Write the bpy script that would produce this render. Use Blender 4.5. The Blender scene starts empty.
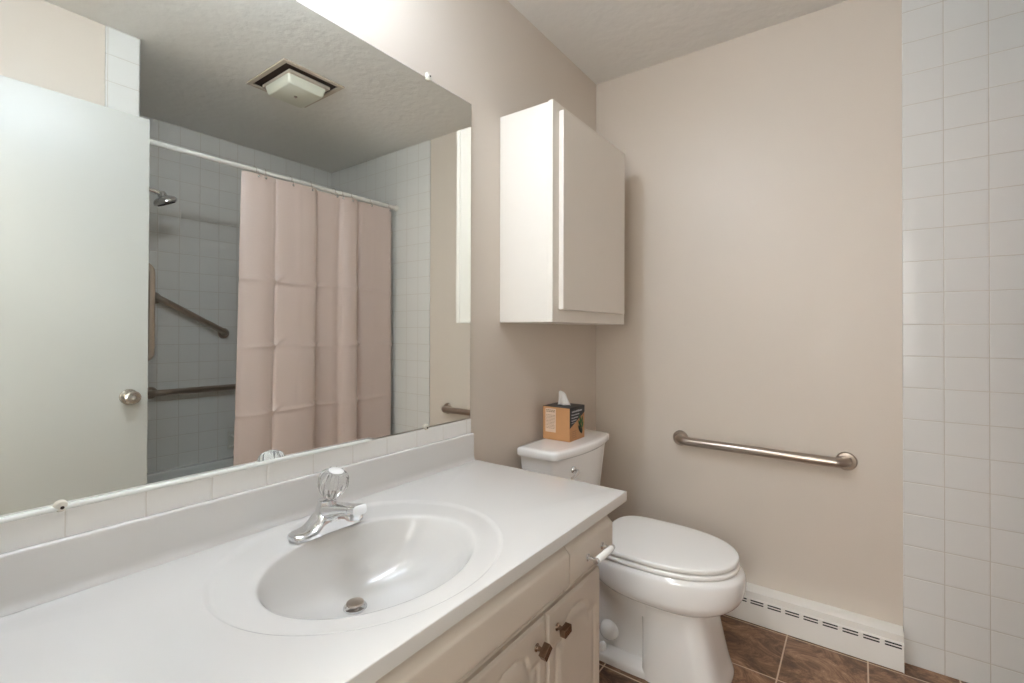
import bpy, bmesh, math, random
from mathutils import Vector, Matrix
random.seed(7)
PI = math.pi
scn = bpy.context.scene
COL = scn.collection

# ------------------------------------------------------------------ camera
FPX, YAW, PITCH, ROLL, V0 = 475.39, .6304, .0063, .0028, 329.29
CX, CZ = 1.0687, 1.1592
Fv = Vector((-math.sin(YAW)*math.cos(PITCH), math.cos(YAW)*math.cos(PITCH), math.sin(PITCH)))
Rv = Vector((math.cos(YAW), math.sin(YAW), 0)); Uv = Rv.cross(Fv)
R2 = math.cos(ROLL)*Rv + math.sin(ROLL)*Uv; U2 = -math.sin(ROLL)*Rv + math.cos(ROLL)*Uv
cam = bpy.data.cameras.new('camera'); camo = bpy.data.objects.new('camera', cam); COL.objects.link(camo)
cam.sensor_width = 36; cam.lens = FPX/1024*36; cam.shift_y = -(341.5-V0)/1024; cam.clip_start = .01
m = Matrix((R2, U2, -Fv)).transposed().to_4x4(); m.translation = Vector((CX, 0, CZ))
camo.matrix_world = m
scn.camera = camo
# ------------------------------------------------------------------ world, exposure, light levels
w = bpy.data.worlds.new('world'); scn.world = w; w.use_nodes = True
w.node_tree.nodes['Background'].inputs[0].default_value = (.8, .85, .9, 1)
w.node_tree.nodes['Background'].inputs[1].default_value = 0.0
scn.view_settings.view_transform = 'Standard'; scn.view_settings.look = 'None'
scn.view_settings.gamma = 1; scn.view_settings.use_curve_mapping = False
scn.view_settings.exposure = 2.07
scn.cycles.max_bounces = 10; scn.cycles.diffuse_bounces = 6; scn.cycles.glossy_bounces = 6
scn.cycles.transmission_bounces = 8; scn.cycles.sample_clamp_indirect = 4
scn.cycles.caustics_refractive = False
BULB = 18.5         # emission of the four vanity globes
HALL_FILL = 8.5          # emission of the unseen hall ceiling lamp, added as fill
FILL_PANEL = 1.95         # emission of the window-shaped hall panel, added to brighten the room
BULB_C = (.88, 1, 1.16)
HALL_FILL_C = (1, 1, .97)
LX, LZ = .25, 2.26  # vanity globes: distance from the mirror wall, height

# room dimensions (mirror wall x=0, far wall y=D)
D = 2.1805; A = 2.295; H = 2.41; XR = 1.435; YS = .70; YN = -.035
CT = .73            # countertop height
PIT = .1105         # tile pitch

# ------------------------------------------------------------------ materials
def s2l(c):
    c = c/255
    return c/12.92 if c <= .04045 else ((c+.055)/1.055)**2.4
def rgb(r, g, b): return (s2l(r), s2l(g), s2l(b), 1)
def new_mat(name):
    m = bpy.data.materials.new(name); m.use_nodes = True
    nt = m.node_tree; return m, nt, nt.nodes['Principled BSDF']
def mat(name, col, rough=.5, metal=0, spec=.5, coat=0, emit=None, es=0, sheen=0, bump=0, bscale=200, var=0, vscale=4):
    m, nt, b = new_mat(name)
    b.inputs['Base Color'].default_value = col; b.inputs['Roughness'].default_value = rough
    b.inputs['Metallic'].default_value = metal; b.inputs['Specular IOR Level'].default_value = spec
    b.inputs['Coat Weight'].default_value = coat; b.inputs['Coat Roughness'].default_value = .08
    b.inputs['Sheen Weight'].default_value = sheen
    if emit: b.inputs['Emission Color'].default_value = emit; b.inputs['Emission Strength'].default_value = es
    tc = nt.nodes.new('ShaderNodeTexCoord')
    if bump:
        n = nt.nodes.new('ShaderNodeTexNoise'); n.inputs['Scale'].default_value = bscale; n.inputs['Detail'].default_value = 3
        nt.links.new(tc.outputs['Object'], n.inputs['Vector'])
        bp = nt.nodes.new('ShaderNodeBump'); bp.inputs['Strength'].default_value = bump; bp.inputs['Distance'].default_value = .002
        nt.links.new(n.outputs['Fac'], bp.inputs['Height']); nt.links.new(bp.outputs[0], b.inputs['Normal'])
    n2 = nt.nodes.new('ShaderNodeTexNoise'); n2.inputs['Scale'].default_value = vscale; n2.inputs['Detail'].default_value = 4
    nt.links.new(tc.outputs['Object'], n2.inputs['Vector'])
    mx = nt.nodes.new('ShaderNodeMix'); mx.data_type = 'RGBA'
    v = var if var else .01
    mx.inputs[6].default_value = tuple(c*(1-v) for c in col[:3])+(1,)
    mx.inputs[7].default_value = tuple(min(1, c*(1+v)) for c in col[:3])+(1,)
    nt.links.new(n2.outputs['Fac'], mx.inputs[0]); nt.links.new(mx.outputs[2], b.inputs['Base Color'])
    return m

M = {}
M['wall'] = mat('wall_paint', rgb(218, 207, 194), .42, bump=.12, bscale=220, var=.012, vscale=3)
M['ceiling'] = mat('ceiling_paint', rgb(236, 234, 229), .75, bump=1.0, bscale=24, var=.02, vscale=6)
bn = next(n for n in M['ceiling'].node_tree.nodes if n.type == 'BUMP'); bn.inputs['Distance'].default_value = .0032
M['white_paint'] = mat('cabinet_paint', rgb(214, 203, 190), .36, bump=.03, bscale=60, var=.01)
M['cab_white'] = mat('wall_cabinet_paint', rgb(236, 229, 219), .35, bump=.02, bscale=60)
M['door_paint'] = mat('door_paint', rgb(192, 192, 187), .32, bump=.05, bscale=90)
M['marble'] = mat('cultured_marble', rgb(219, 216, 212), .16, coat=.3, var=.012, vscale=8)
M['porcelain'] = mat('porcelain', rgb(248, 247, 245), .09, coat=.6)
M['seat'] = mat('seat_plastic', rgb(250, 249, 246), .22, coat=.2)
M['tub'] = mat('tub_enamel', rgb(225, 226, 222), .15, coat=.5)
M['chrome'] = mat('chrome', (.83, .84, .86, 1), .07, 1)
M['steel'] = mat('brushed_steel', rgb(184, 172, 161), .28, 1)
M['bronze'] = mat('knob_bronze', rgb(150, 128, 112), .25, 1)
M['nickel'] = mat('satin_nickel', rgb(205, 198, 190), .22, 1)
M['heater'] = mat('heater_enamel', rgb(242, 239, 232), .35, var=.03, vscale=9)
M['black'] = mat('dark_void', rgb(28, 22, 18), .8)
M['dark'] = mat('dark_housing', rgb(52, 36, 27), .7, var=.2, vscale=20)
M['clip'] = mat('clip_plastic', rgb(226, 220, 206), .3)
M['caulk'] = mat('caulk', rgb(232, 232, 226), .35)
M['kraft'] = mat('kraft_card', rgb(200, 148, 100), .55, var=.06, vscale=30)
M['boxblack'] = mat('black_card', rgb(24, 26, 32), .4)
M['label'] = mat('pale_print', rgb(226, 200, 176), .6)
M['ink'] = mat('grey_print', rgb(150, 118, 92), .6)
M['whiteink'] = mat('white_print', rgb(196, 196, 200), .6)
M['leaf'] = mat('leaf_print', rgb(50, 96, 42), .5, var=.3, vscale=60)
M['leafdark'] = mat('leaf_dark_print', rgb(22, 44, 26), .5)
M['tissue'] = mat('tissue_paper', rgb(246, 243, 238), .8)
M['rod'] = mat('rod_enamel', rgb(232, 230, 224), .25)
M['lens'] = mat('lens_plastic', rgb(222, 222, 206), .3)
M['fanframe'] = mat('fan_frame', rgb(196, 184, 168), .45, var=.05)
M['ceramic'] = mat('soap_dish_ceramic', rgb(228, 226, 218), .12, coat=.4)
M['bulb'] = mat('lit_globe', (1, 1, 1, 1), .4, emit=BULB_C+(1,), es=BULB)
M['hallfill'] = mat('fill_diffuser', (1, 1, 1, 1), .4, emit=HALL_FILL_C+(1,), es=HALL_FILL)
M['hallwall'] = mat('hall_paint', rgb(214, 208, 198), .6)
M['hallfloor'] = mat('hall_carpet', rgb(150, 138, 122), .95, bump=.6, bscale=300)

def mirror_mat():
    m, nt, b = new_mat('mirror_silver')
    b.inputs['Base Color'].default_value = (.88, .905, .875, 1); b.inputs['Metallic'].default_value = 1
    b.inputs['Roughness'].default_value = 0.0
    return m
M['mirror'] = mirror_mat()
M['mirror_edge'] = mat('mirror_edge', rgb(88, 84, 76), .3)

def acrylic():
    m, nt, b = new_mat('clear_acrylic')
    b.inputs['Base Color'].default_value = (.97, .97, .97, 1); b.inputs['Roughness'].default_value = .03
    b.inputs['Transmission Weight'].default_value = .85; b.inputs['IOR'].default_value = 1.45
    return m
M['acrylic'] = acrylic()

def tile_mat(name, ax, off, col, grout, pu=PIT, pv=PIT, mort=.0016, rough=.14, amp=.6):
    """square glazed tiles; ax = the two object axes that span the face"""
    m, nt, b = new_mat(name); L = nt.links
    tc = nt.nodes.new('ShaderNodeTexCoord'); sp = nt.nodes.new('ShaderNodeSeparateXYZ'); L.new(tc.outputs['Object'], sp.inputs[0])
    def line(axis, o, pit):
        a = nt.nodes.new('ShaderNodeMath'); a.operation = 'SUBTRACT'; L.new(sp.outputs[axis], a.inputs[0]); a.inputs[1].default_value = o - 50*pit
        mo = nt.nodes.new('ShaderNodeMath'); mo.operation = 'MODULO'; L.new(a.outputs[0], mo.inputs[0]); mo.inputs[1].default_value = pit
        s = nt.nodes.new('ShaderNodeMath'); s.operation = 'SUBTRACT'; L.new(mo.outputs[0], s.inputs[0]); s.inputs[1].default_value = pit/2
        ab = nt.nodes.new('ShaderNodeMath'); ab.operation = 'ABSOLUTE'; L.new(s.outputs[0], ab.inputs[0])
        d = nt.nodes.new('ShaderNodeMath'); d.operation = 'SUBTRACT'; d.inputs[0].default_value = pit/2; L.new(ab.outputs[0], d.inputs[1])
        return d
    d1 = line(ax[0], off[0], pu); d2 = line(ax[1], off[1], pv)
    mn = nt.nodes.new('ShaderNodeMath'); mn.operation = 'MINIMUM'; L.new(d1.outputs[0], mn.inputs[0]); L.new(d2.outputs[0], mn.inputs[1])
    cr = nt.nodes.new('ShaderNodeMapRange'); cr.interpolation_type = 'SMOOTHSTEP'
    L.new(mn.outputs[0], cr.inputs[0]); cr.inputs[1].default_value = mort*.45; cr.inputs[2].default_value = mort*.9
    mx = nt.nodes.new('ShaderNodeMix'); mx.data_type = 'RGBA'; L.new(cr.outputs[0], mx.inputs[0])
    mx.inputs[6].default_value = grout; mx.inputs[7].default_value = col
    L.new(mx.outputs[2], b.inputs['Base Color'])
    rr = nt.nodes.new('ShaderNodeMapRange'); L.new(cr.outputs[0], rr.inputs[0]); rr.inputs[3].default_value = .6; rr.inputs[4].default_value = rough
    L.new(rr.outputs[0], b.inputs['Roughness'])
    hr = nt.nodes.new('ShaderNodeMapRange'); hr.interpolation_type = 'SMOOTHSTEP'
    L.new(mn.outputs[0], hr.inputs[0]); hr.inputs[1].default_value = 0; hr.inputs[2].default_value = mort*2.6
    bp = nt.nodes.new('ShaderNodeBump'); bp.inputs['Strength'].default_value = amp; bp.inputs['Distance'].default_value = .0012
    L.new(hr.outputs[0], bp.inputs['Height'])
    n = nt.nodes.new('ShaderNodeTexNoise'); n.inputs['Scale'].default_value = 14; L.new(tc.outputs['Object'], n.inputs['Vector'])
    b2 = nt.nodes.new('ShaderNodeBump'); b2.inputs['Strength'].default_value = .06; b2.inputs['Distance'].default_value = .004
    L.new(n.outputs['Fac'], b2.inputs['Height']); L.new(bp.outputs[0], b2.inputs['Normal']); L.new(b2.outputs[0], b.inputs['Normal'])
    return m, nt, b, mx, tc, cr
TC, TG = rgb(226, 225, 221), rgb(200, 193, 182)
M['tile_back'] = tile_mat('wall_tile_far', (0, 2), (1.1935-.0015, .085), TC, TG)[0]
M['tile_side'] = tile_mat('wall_tile_side', (1, 2), (YS-.0005, .085), TC, TG)[0]
M['tile_strip'] = tile_mat('splash_tile', (1, 2), (.2015, .867+.03), rgb(242, 240, 236), rgb(222, 217, 209), mort=.0013)[0]
def floor_mat():
    m, nt, b, mx, tc, cr = tile_mat('slate_vinyl', (0, 1), (.845, 2.097), (1, 1, 1, 1), rgb(216, 194, 170), .2475, .283, .0035, .38, .7)
    L = nt.links
    w_ = nt.nodes.new('ShaderNodeTexNoise'); w_.inputs['Scale'].default_value = 6.5; w_.inputs['Detail'].default_value = 10; w_.inputs['Distortion'].default_value = 1.1; w_.inputs['Roughness'].default_value = .80
    mp = nt.nodes.new('ShaderNodeMapping'); mp.inputs['Scale'].default_value = (1, 1.5, 1); mp.inputs['Rotation'].default_value = (0, 0, .5)
    L.new(tc.outputs['Object'], mp.inputs[0]); L.new(mp.outputs[0], w_.inputs['Vector'])
    r = nt.nodes.new('ShaderNodeValToRGB'); L.new(w_.outputs['Fac'], r.inputs[0])
    e = r.color_ramp.elements
    e[0].position = .36; e[0].color = rgb(74, 50, 34); e[1].position = .70; e[1].color = rgb(226, 198, 170)
    for p, c in ((.45, rgb(106, 76, 54)), (.53, rgb(142, 106, 79)), (.61, rgb(174, 138, 108))):
        x = e.new(p); x.color = c
    L.new(r.outputs[0], mx.inputs[7])
    return m
M['floor'] = floor_mat()

def curtain_mat():
    m, nt, b = new_mat('curtain_fabric'); L = nt.links
    b.inputs['Base Color'].default_value = rgb(214, 194, 185); b.inputs['Roughness'].default_value = .42
    b.inputs['Sheen Weight'].default_value = .25
    tc = nt.nodes.new('ShaderNodeTexCoord')
    n = nt.nodes.new('ShaderNodeTexNoise'); n.inputs['Scale'].default_value = 60; n.inputs['Detail'].default_value = 3
    mp = nt.nodes.new('ShaderNodeMapping'); mp.inputs['Scale'].default_value = (1, .4, 3)
    L.new(tc.outputs['Object'], mp.inputs[0]); L.new(mp.outputs[0], n.inputs['Vector'])
    bp = nt.nodes.new('ShaderNodeBump'); bp.inputs['Strength'].default_value = .15; bp.inputs['Distance'].default_value = .003
    L.new(n.outputs['Fac'], bp.inputs['Height']); L.new(bp.outputs[0], b.inputs['Normal'])
    return m
M['curtain'] = curtain_mat()

# ------------------------------------------------------------------ object helpers
def link(name, me, material, parent=None):
    o = bpy.data.objects.new(name, me); COL.objects.link(o)
    mats = material if isinstance(material, (list, tuple)) else [material]
    for k in mats: me.materials.append(M[k] if isinstance(k, str) else k)
    if parent: o.parent = parent
    return o
def build(name, bm, material, parent=None, smooth=False, bevel=0, seg=2, angle=35):
    bmesh.ops.recalc_face_normals(bm, faces=bm.faces[:])
    me = bpy.data.meshes.new(name); bm.to_mesh(me); bm.free()
    if smooth:
        for p in me.polygons: p.use_smooth = True
        try: me.set_sharp_from_angle(angle=math.radians(angle))
        except Exception: pass
    o = link(name, me, material, parent)
    if bevel:
        md = o.modifiers.new('bevel', 'BEVEL'); md.width = bevel; md.segments = seg; md.limit_method = 'ANGLE'; md.angle_limit = math.radians(40)
        for p in me.polygons: p.use_smooth = True
        md.harden_normals = True
    return o
def thing(name, label, cat, loc=(0, 0, 0), group=None):
    o = bpy.data.objects.new(name, None); COL.objects.link(o); o.location = loc; o.empty_display_size = .05
    o['label'] = label; o['category'] = cat
    if group: o['group'] = group
    return o
def tag(o, label, cat, group=None):
    o['label'] = label; o['category'] = cat
    if group: o['group'] = group
    return o
def struct(o, label=None):
    o['kind'] = 'structure'
    if label: o['label'] = label
    return o
def box(bm, x0, x1, y0, y1, z0, z1, mi=0):
    vs = [bm.verts.new(p) for p in ((x0,y0,z0),(x1,y0,z0),(x1,y1,z0),(x0,y1,z0),(x0,y0,z1),(x1,y0,z1),(x1,y1,z1),(x0,y1,z1))]
    for f in ((0,3,2,1),(4,5,6,7),(0,1,5,4),(1,2,6,5),(2,3,7,6),(3,0,4,7)):
        bm.faces.new([vs[i] for i in f]).material_index = mi
    return vs
def loft(bm, rings, cap0=True, cap1=True, mi=0):
    R = [[bm.verts.new(p) for p in r] for r in rings]; n = len(R[0])
    for a, b in zip(R, R[1:]):
        for i in range(n):
            j = (i+1) % n
            bm.faces.new((a[i], a[j], b[j], b[i])).material_index = mi
    if cap0: bm.faces.new(R[0][::-1]).material_index = mi
    if cap1: bm.faces.new(R[-1]).material_index = mi
    return R
def frame_of(t):
    t = Vector(t).normalized(); a = Vector((0, 0, 1)) if abs(t.z) < .9 else Vector((1, 0, 0))
    u = t.cross(a).normalized(); return u, t.cross(u).normalized()
def lathe(bm, prof, c=(0, 0, 0), axis=(0, 0, 1), n=32, mi=0, cap=True):
    """prof = [(radius, height)] along axis"""
    c = Vector(c); ax = Vector(axis).normalized(); u, v = frame_of(ax)
    rings = [[c + ax*h + (u*math.cos(2*PI*i/n)+v*math.sin(2*PI*i/n))*max(r, 1e-5) for i in range(n)] for r, h in prof]
    return loft(bm, rings, cap, cap, mi)
def tube(bm, pts, r, n=16, mi=0, cap=True):
    pts = [Vector(p) for p in pts]; rs = r if isinstance(r, (list, tuple)) else [r]*len(pts)
    u = None; rings = []
    for i, p in enumerate(pts):
        t = (pts[min(i+1, len(pts)-1)] - pts[max(i-1, 0)]).normalized()
        if u is None: u, _ = frame_of(t)
        u = (u - t*u.dot(t)).normalized(); v = t.cross(u)
        rings.append([p + (u*math.cos(2*PI*k/n)+v*math.sin(2*PI*k/n))*rs[i] for k in range(n)])
    return loft(bm, rings, cap, cap, mi)
def torus(bm, c, axis, R, r, n=28, k=10):
    c = Vector(c); ax = Vector(axis).normalized(); u, v = frame_of(ax)
    g = [[bm.verts.new(c + (u*math.cos(2*PI*i/n)+v*math.sin(2*PI*i/n))*(R+r*math.cos(2*PI*j/k)) + ax*r*math.sin(2*PI*j/k)) for j in range(k)] for i in range(n)]
    for i in range(n):
        for j in range(k):
            bm.faces.new((g[i][j], g[(i+1)%n][j], g[(i+1)%n][(j+1)%k], g[i][(j+1)%k]))
def extrude_y(bm, poly, y0, y1, mi=0):
    """poly = [(x,z)] closed outline, extruded along y"""
    loft(bm, [[(x, y0, z) for x, z in poly], [(x, y1, z) for x, z in poly]], mi=mi)
def extrude_x(bm, poly, x0, x1, mi=0):
    loft(bm, [[(x0, y, z) for y, z in poly], [(x1, y, z) for y, z in poly]], mi=mi)
def lerp(a, b, t): return a+(b-a)*t
def spline(keys, n):
    """Catmull-Rom through rows of numbers"""
    out = []; K = [keys[0]]+list(keys)+[keys[-1]]
    for s in range(len(keys)-1):
        p0, p1, p2, p3 = K[s:s+4]
        for k in range(n):
            t = k/n
            out.append(tuple(.5*((2*b)+(-a+c)*t+(2*a-5*b+4*c-d)*t*t+(-a+3*b-3*c+d)*t**3) for a, b, c, d in zip(p0, p1, p2, p3)))
    out.append(tuple(keys[-1])); return out
def sstep(a, b, x):
    t = max(0, min(1, (x-a)/(b-a))); return t*t*(3-2*t)

# ================================================================== ROOM
T = .10
bm = bmesh.new(); box(bm, 0, A, YN-T, D, -.06, 0); struct(build('floor', bm, 'floor'), 'brown slate patterned vinyl tile floor')
bm = bmesh.new(); box(bm, -T, A+T, YN-T, D+T, H, H+.06); struct(build('ceiling', bm, 'ceiling'), 'textured off white ceiling')
bm = bmesh.new(); box(bm, -T, 0, YN-T, D+T, -.06, H); struct(build('wall_left', bm, 'wall'), 'beige painted wall behind the mirror and vanity')
bm = bmesh.new(); box(bm, 0, A+T, D, D+T, -.06, H); struct(build('wall_back', bm, 'wall'), 'beige painted far wall behind the toilet')
bm = bmesh.new(); box(bm, A, A+T, YS-T, D, -.06, H); struct(build('wall_tub', bm, 'wall'))
bm = bmesh.new(); box(bm, XR, XR+.10, YN-T, YS-.10, 0, H); box(bm, XR, A, YS-.10, YS-.008, 0, H)
struct(build('wall_right', bm, 'wall'), 'beige wall behind the open door, ending at the tub alcove')
bm = bmesh.new(); box(bm, 0, .60, YN-T, YN, 0, H); box(bm, 1.32, XR, YN-T, YN, 0, H); box(bm, .60, 1.32, YN-T, YN, 2.045, H)
struct(build('wall_near', bm, 'wall'), 'wall with the doorway the picture is taken from')
# tile claddings (8 mm proud of the plaster)
def slab(name, x0, x1, y0, y1, z0, z1, mt, label, bev=.003):
    bm = bmesh.new(); box(bm, x0, x1, y0, y1, z0, z1)
    return struct(build(name, bm, mt, bevel=bev), label)
slab('trim_1', 1.1935, A, D-.008, D, .0, H-.0005, 'tile_back', 'white square wall tile on the far wall beside the tub')
slab('trim_2', A-.008, A, YS, D-.008, 0, H-.0005, 'tile_side', 'white square wall tile along the tub')
slab('trim_3', XR-.008, XR, YS-PIT-.008, YS, 0, H-.0005, 'tile_side', 'one column of white tile ending the right wall')
slab('trim_4', XR-.008, A-.008, YS-.008, YS, 0, H-.0005, 'tile_back', 'white wall tile behind the shower head')
slab('trim_5', .0005, .0085, YN, 1.2205, .735, .8665, 'tile_strip', 'single row of white tile between backsplash and mirror', .002)
bm = bmesh.new(); tube(bm, [(.0095, YN+.02, .8685), (.0095, .70, .8685), (.009, .80, .8685), (.008, .815, .868)], [.0042, .0042, .0038, .001], 10)
struct(build('trim_6', bm, 'caulk', smooth=True), 'white caulk bead along the bottom of the mirror')
# door casing round the opening and the hall beyond it
bm = bmesh.new()
box(bm, .57, .612, YN-T-.012, YN-.001, 0, 2.045); box(bm, 1.312, 1.35, YN-T-.012, YN-.001, 0, 2.045); box(bm, .57, 1.35, YN-T-.012, YN-.001, 2.035, 2.09)
struct(build('trim_7', bm, 'door_paint', bevel=.003), 'white painted door jamb')
HX0, HX1, HY = -.3, 2.3, -1.35
bm = bmesh.new(); box(bm, HX0, HX1, HY, YN-T, -.06, 0); struct(build('floor_hall', bm, 'hallfloor'))
bm = bmesh.new(); box(bm, HX0, HX1, HY, YN-T, H, H+.06); struct(build('ceiling_hall', bm, 'ceiling'))
bm = bmesh.new(); box(bm, HX0-.1, HX0, HY, YN-T, 0, H); box(bm, HX1, HX1+.1, HY, YN-T, 0, H); 
WX0, WX1, WZ0, WZ1 = .80, 1.46, .75, 2.05
for q in ((HX0-.1, WX0, 0, H), (WX1, HX1+.1, 0, H), (WX0, WX1, 0, WZ0), (WX0, WX1, WZ1, H)): box(bm, q[0], q[1], HY-.1, HY, q[2], q[3])
box(bm, HX0, 0-T, YN-T, YN-T+.02, 0, H); struct(build('wall_hall', bm, 'hallwall'))
hl = thing('hall_fill_light', 'unseen square frosted fill lamp added on the hall ceiling outside the bathroom door', 'fill light', (.60, -.70, H))  # unseen lamp, added in the hall for soft fill through the doorway
bm = bmesh.new(); box(bm, -.27, .27, -.27, .27, -.025, -.001); build('frame', bm, 'nickel', hl, bevel=.004)
bm = bmesh.new(); box(bm, -.25, .25, -.25, .25, -.06, -.027); build('diffuser', bm, 'hallfill', hl, bevel=.01)

M['fill_glow'] = mat('fill_panel_glow', (1, 1, 1, 1), .3, emit=(1, 1, .97, 1), es=FILL_PANEL)
bm = bmesh.new(); box(bm, WX0, WX1, HY-.08, HY-.07, WZ0, WZ1); wn = struct(build('fill_panel_1', bm, 'fill_glow'), 'unseen glowing fill panel in window form, added in the hall opposite the bathroom door')  # glowing panel in window form, added out of view as fill light
bm = bmesh.new()
for q in ((WX0, WX0+.03, WZ0, WZ1), (WX1-.03, WX1, WZ0, WZ1), (WX0+.03, WX1-.03, WZ0, WZ0+.03), (WX0+.03, WX1-.03, WZ1-.03, WZ1), (WX0+.03, WX1-.03, 1.385, 1.415)): box(bm, q[0], q[1], HY-.069, HY-.02, q[2], q[3])
build('fill_panel_frame', bm, 'door_paint', wn)
# door leaf, opened flat along the right wall
DX = 1.31
dr = bpy.data.objects.new('door_1', None); COL.objects.link(dr); dr.location = (DX, -.02, 0)
struct(dr, 'plain white flush bathroom door standing open, seen in the mirror'); dr['category'] = 'door'
bm = bmesh.new(); box(bm, 0, .035, 0, .719, .012, 2.033); build('leaf', bm, 'door_paint', dr, bevel=.0015)
bm = bmesh.new()
lathe(bm, [(0, 0), (.031, 0), (.031, .004), (.028, .009), (.014, .012), (.011, .024), (.0115, .03), (.02, .036), (.0265, .046), (.0265, .056), (.021, .063), (.010, .065), (.0095, .0625), (.004, .0622), (0, .0622)], (-.0004, .655, .897), (-1, 0, 0), 36)
build('door_knob', bm, 'nickel', dr, smooth=True)
for z in (.25, 1.05, 1.8):
    bm = bmesh.new(); lathe(bm, [(0, 0), (.006, 0), (.006, .09), (0, .09)], (-.0065, -.002, z), n=14); build('hinge', bm, 'nickel', dr, smooth=True)

# ================================================================== MIRROR
MY0, MY1, MZ0, MZ1 = YN+.03, 1.218, .8695, 1.9335
mr = thing('wall_mirror', 'large frameless wall mirror above the vanity backsplash', 'mirror', (0, (MY0+MY1)/2, MZ0))
mr_o = (MY0+MY1)/2
bm = bmesh.new(); box(bm, .0005, .0062, MY0-mr_o, MY1-mr_o, 0.0002, MZ1-MZ0); build('backing', bm, 'mirror_edge', mr)
bm = bmesh.new()
f = bm.faces.new([bm.verts.new(p) for p in ((.0066, MY0-mr_o+.0008, .0008), (.0066, MY1-mr_o-.0008, .0008), (.0066, MY1-mr_o-.0008, MZ1-MZ0-.0008), (.0066, MY0-mr_o+.0008, MZ1-MZ0-.0008))])
r = bmesh.ops.extrude_face_region(bm, geom=[f])
for v in [e for e in r['geom'] if isinstance(e, bmesh.types.BMVert)]: v.co.x -= .0003
build('glass', bm, 'mirror', mr)
def clip(y, z, up, label):
    t = thing('mirror_clip', label, 'mirror clip', (.0068, y, z), 'plastic mirror clips')
    s = 1 if up else -1
    bm = bmesh.new()
    lathe(bm, [(.0, -.0), (.0095, 0), (.0095, .003), (.0075, .006), (.003, .007), (0, .007)], (.0002, 0, -s*.001), (1, 0, 0), 20)
    if up: box(bm, -.0055, .0035, -.007, .007, .002, .014)
    build('clip_body', bm, 'clip', t, smooth=True)
    bm = bmesh.new(); lathe(bm, [(0, 0), (.0028, 0), (.0024, .0012), (0, .0014)], (.0071, .001, s*-.001 + (s*.004 if up else -.002)), (1, 0, 0), 12)
    build('screw', bm, 'dark', t, smooth=True)
clip(.196, .8705, False, 'clear plastic clip at the mirror bottom near the left side of the photo')
clip(1.012, .8705, False, 'clear plastic clip at the mirror bottom near the right end of the backsplash')
clip(1.018, 1.9365, True, 'clear plastic clip on the slanting top edge of the mirror')

# ================================================================== VANITY LIGHT above the mirror
vl = thing('vanity_light', 'chrome bar light with four lit globes above the mirror', 'wall light', (0, .40, LZ))
bm = bmesh.new(); box(bm, .001, .035, -.29, .29, -.03, .06); build('back_plate', bm, 'chrome', vl, bevel=.006)
for y in (-.21, -.07, .07, .21):
    bm = bmesh.new(); lathe(bm, [(0, .036), (.03, .036), (.026, .05), (.018, LX-.04), (0, LX-.04)], (0, y, 0), (1, 0, 0), 20)
    build('socket', bm, 'chrome', vl, smooth=True)
    bm = bmesh.new(); bmesh.ops.create_uvsphere(bm, u_segments=24, v_segments=16, radius=.042, matrix=Matrix.Translation((LX+.0025, y, 0)))
    build('globe', bm, 'bulb', vl, smooth=True)

# ================================================================== VANITY
VY0, VY1 = YN+.002, 1.126
vc = thing('vanity_cabinet', 'cream painted vanity cabinet with arched panel doors under the white countertop', 'cabinet', (0, 0, 0))
bm = bmesh.new()
loft(bm, [[(.002, VY0, z), (.514, VY0, z), (.514, VY1, z), (.002, VY1, z)] if k == 0 else [(.02, VY0+.018, z), (.496, VY0+.018, z), (.496, VY1-.018, z), (.02, VY1-.018, z)] for z, k in ((.09, 0), (.703, 0), (.703, 1), (.108, 1))])
box(bm, .002, .46, VY0, VY1, .001, .0895)
build('body', bm, 'white_paint', vc, bevel=.0015)
def cathedral(y0, y1, z0, z1):
    """closed outline of the routed groove of an arched door"""
    i = .034; a, b = y0+i, y1-i; zb = z0+i; zt = z1-.040; sh = zt-.046; w = b-a
    pts = [(a, zb), (b, zb), (b, sh)]
    N = 36
    for k in range(1, N):
        t = k/N; y = b-(w*t); u = abs(2*t-1)       # 1 at the sides, 0 in the middle
        if u > .80: z = sh
        elif u > .56: q = (.80-u)/.24; z = sh - .010*math.sin(PI*q)*(1-q) + .020*q*q
        else: q = u/.56; z = sh+.020 + (zt-sh-.020)*math.sqrt(max(0, 1-q*q*.96))*1.0
        pts.append((y, z))
    pts.append((a, sh)); return pts
def seg_d(p, a, b):
    ax, ay = a; bx, by = b; px, py = p; dx, dy = bx-ax, by-ay
    L = dx*dx+dy*dy; t = 0 if L == 0 else max(0, min(1, ((px-ax)*dx+(py-ay)*dy)/L))
    return math.hypot(px-ax-t*dx, py-ay-t*dy)
def inside(p, poly):
    x, y = p; c = False; n = len(poly)
    for i in range(n):
        x1, y1 = poly[i]; x2, y2 = poly[(i+1) % n]
        if (y1 > y) != (y2 > y) and x < (x2-x1)*(y-y1)/(y2-y1)+x1: c = not c
    return c
FX = .5143
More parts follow.
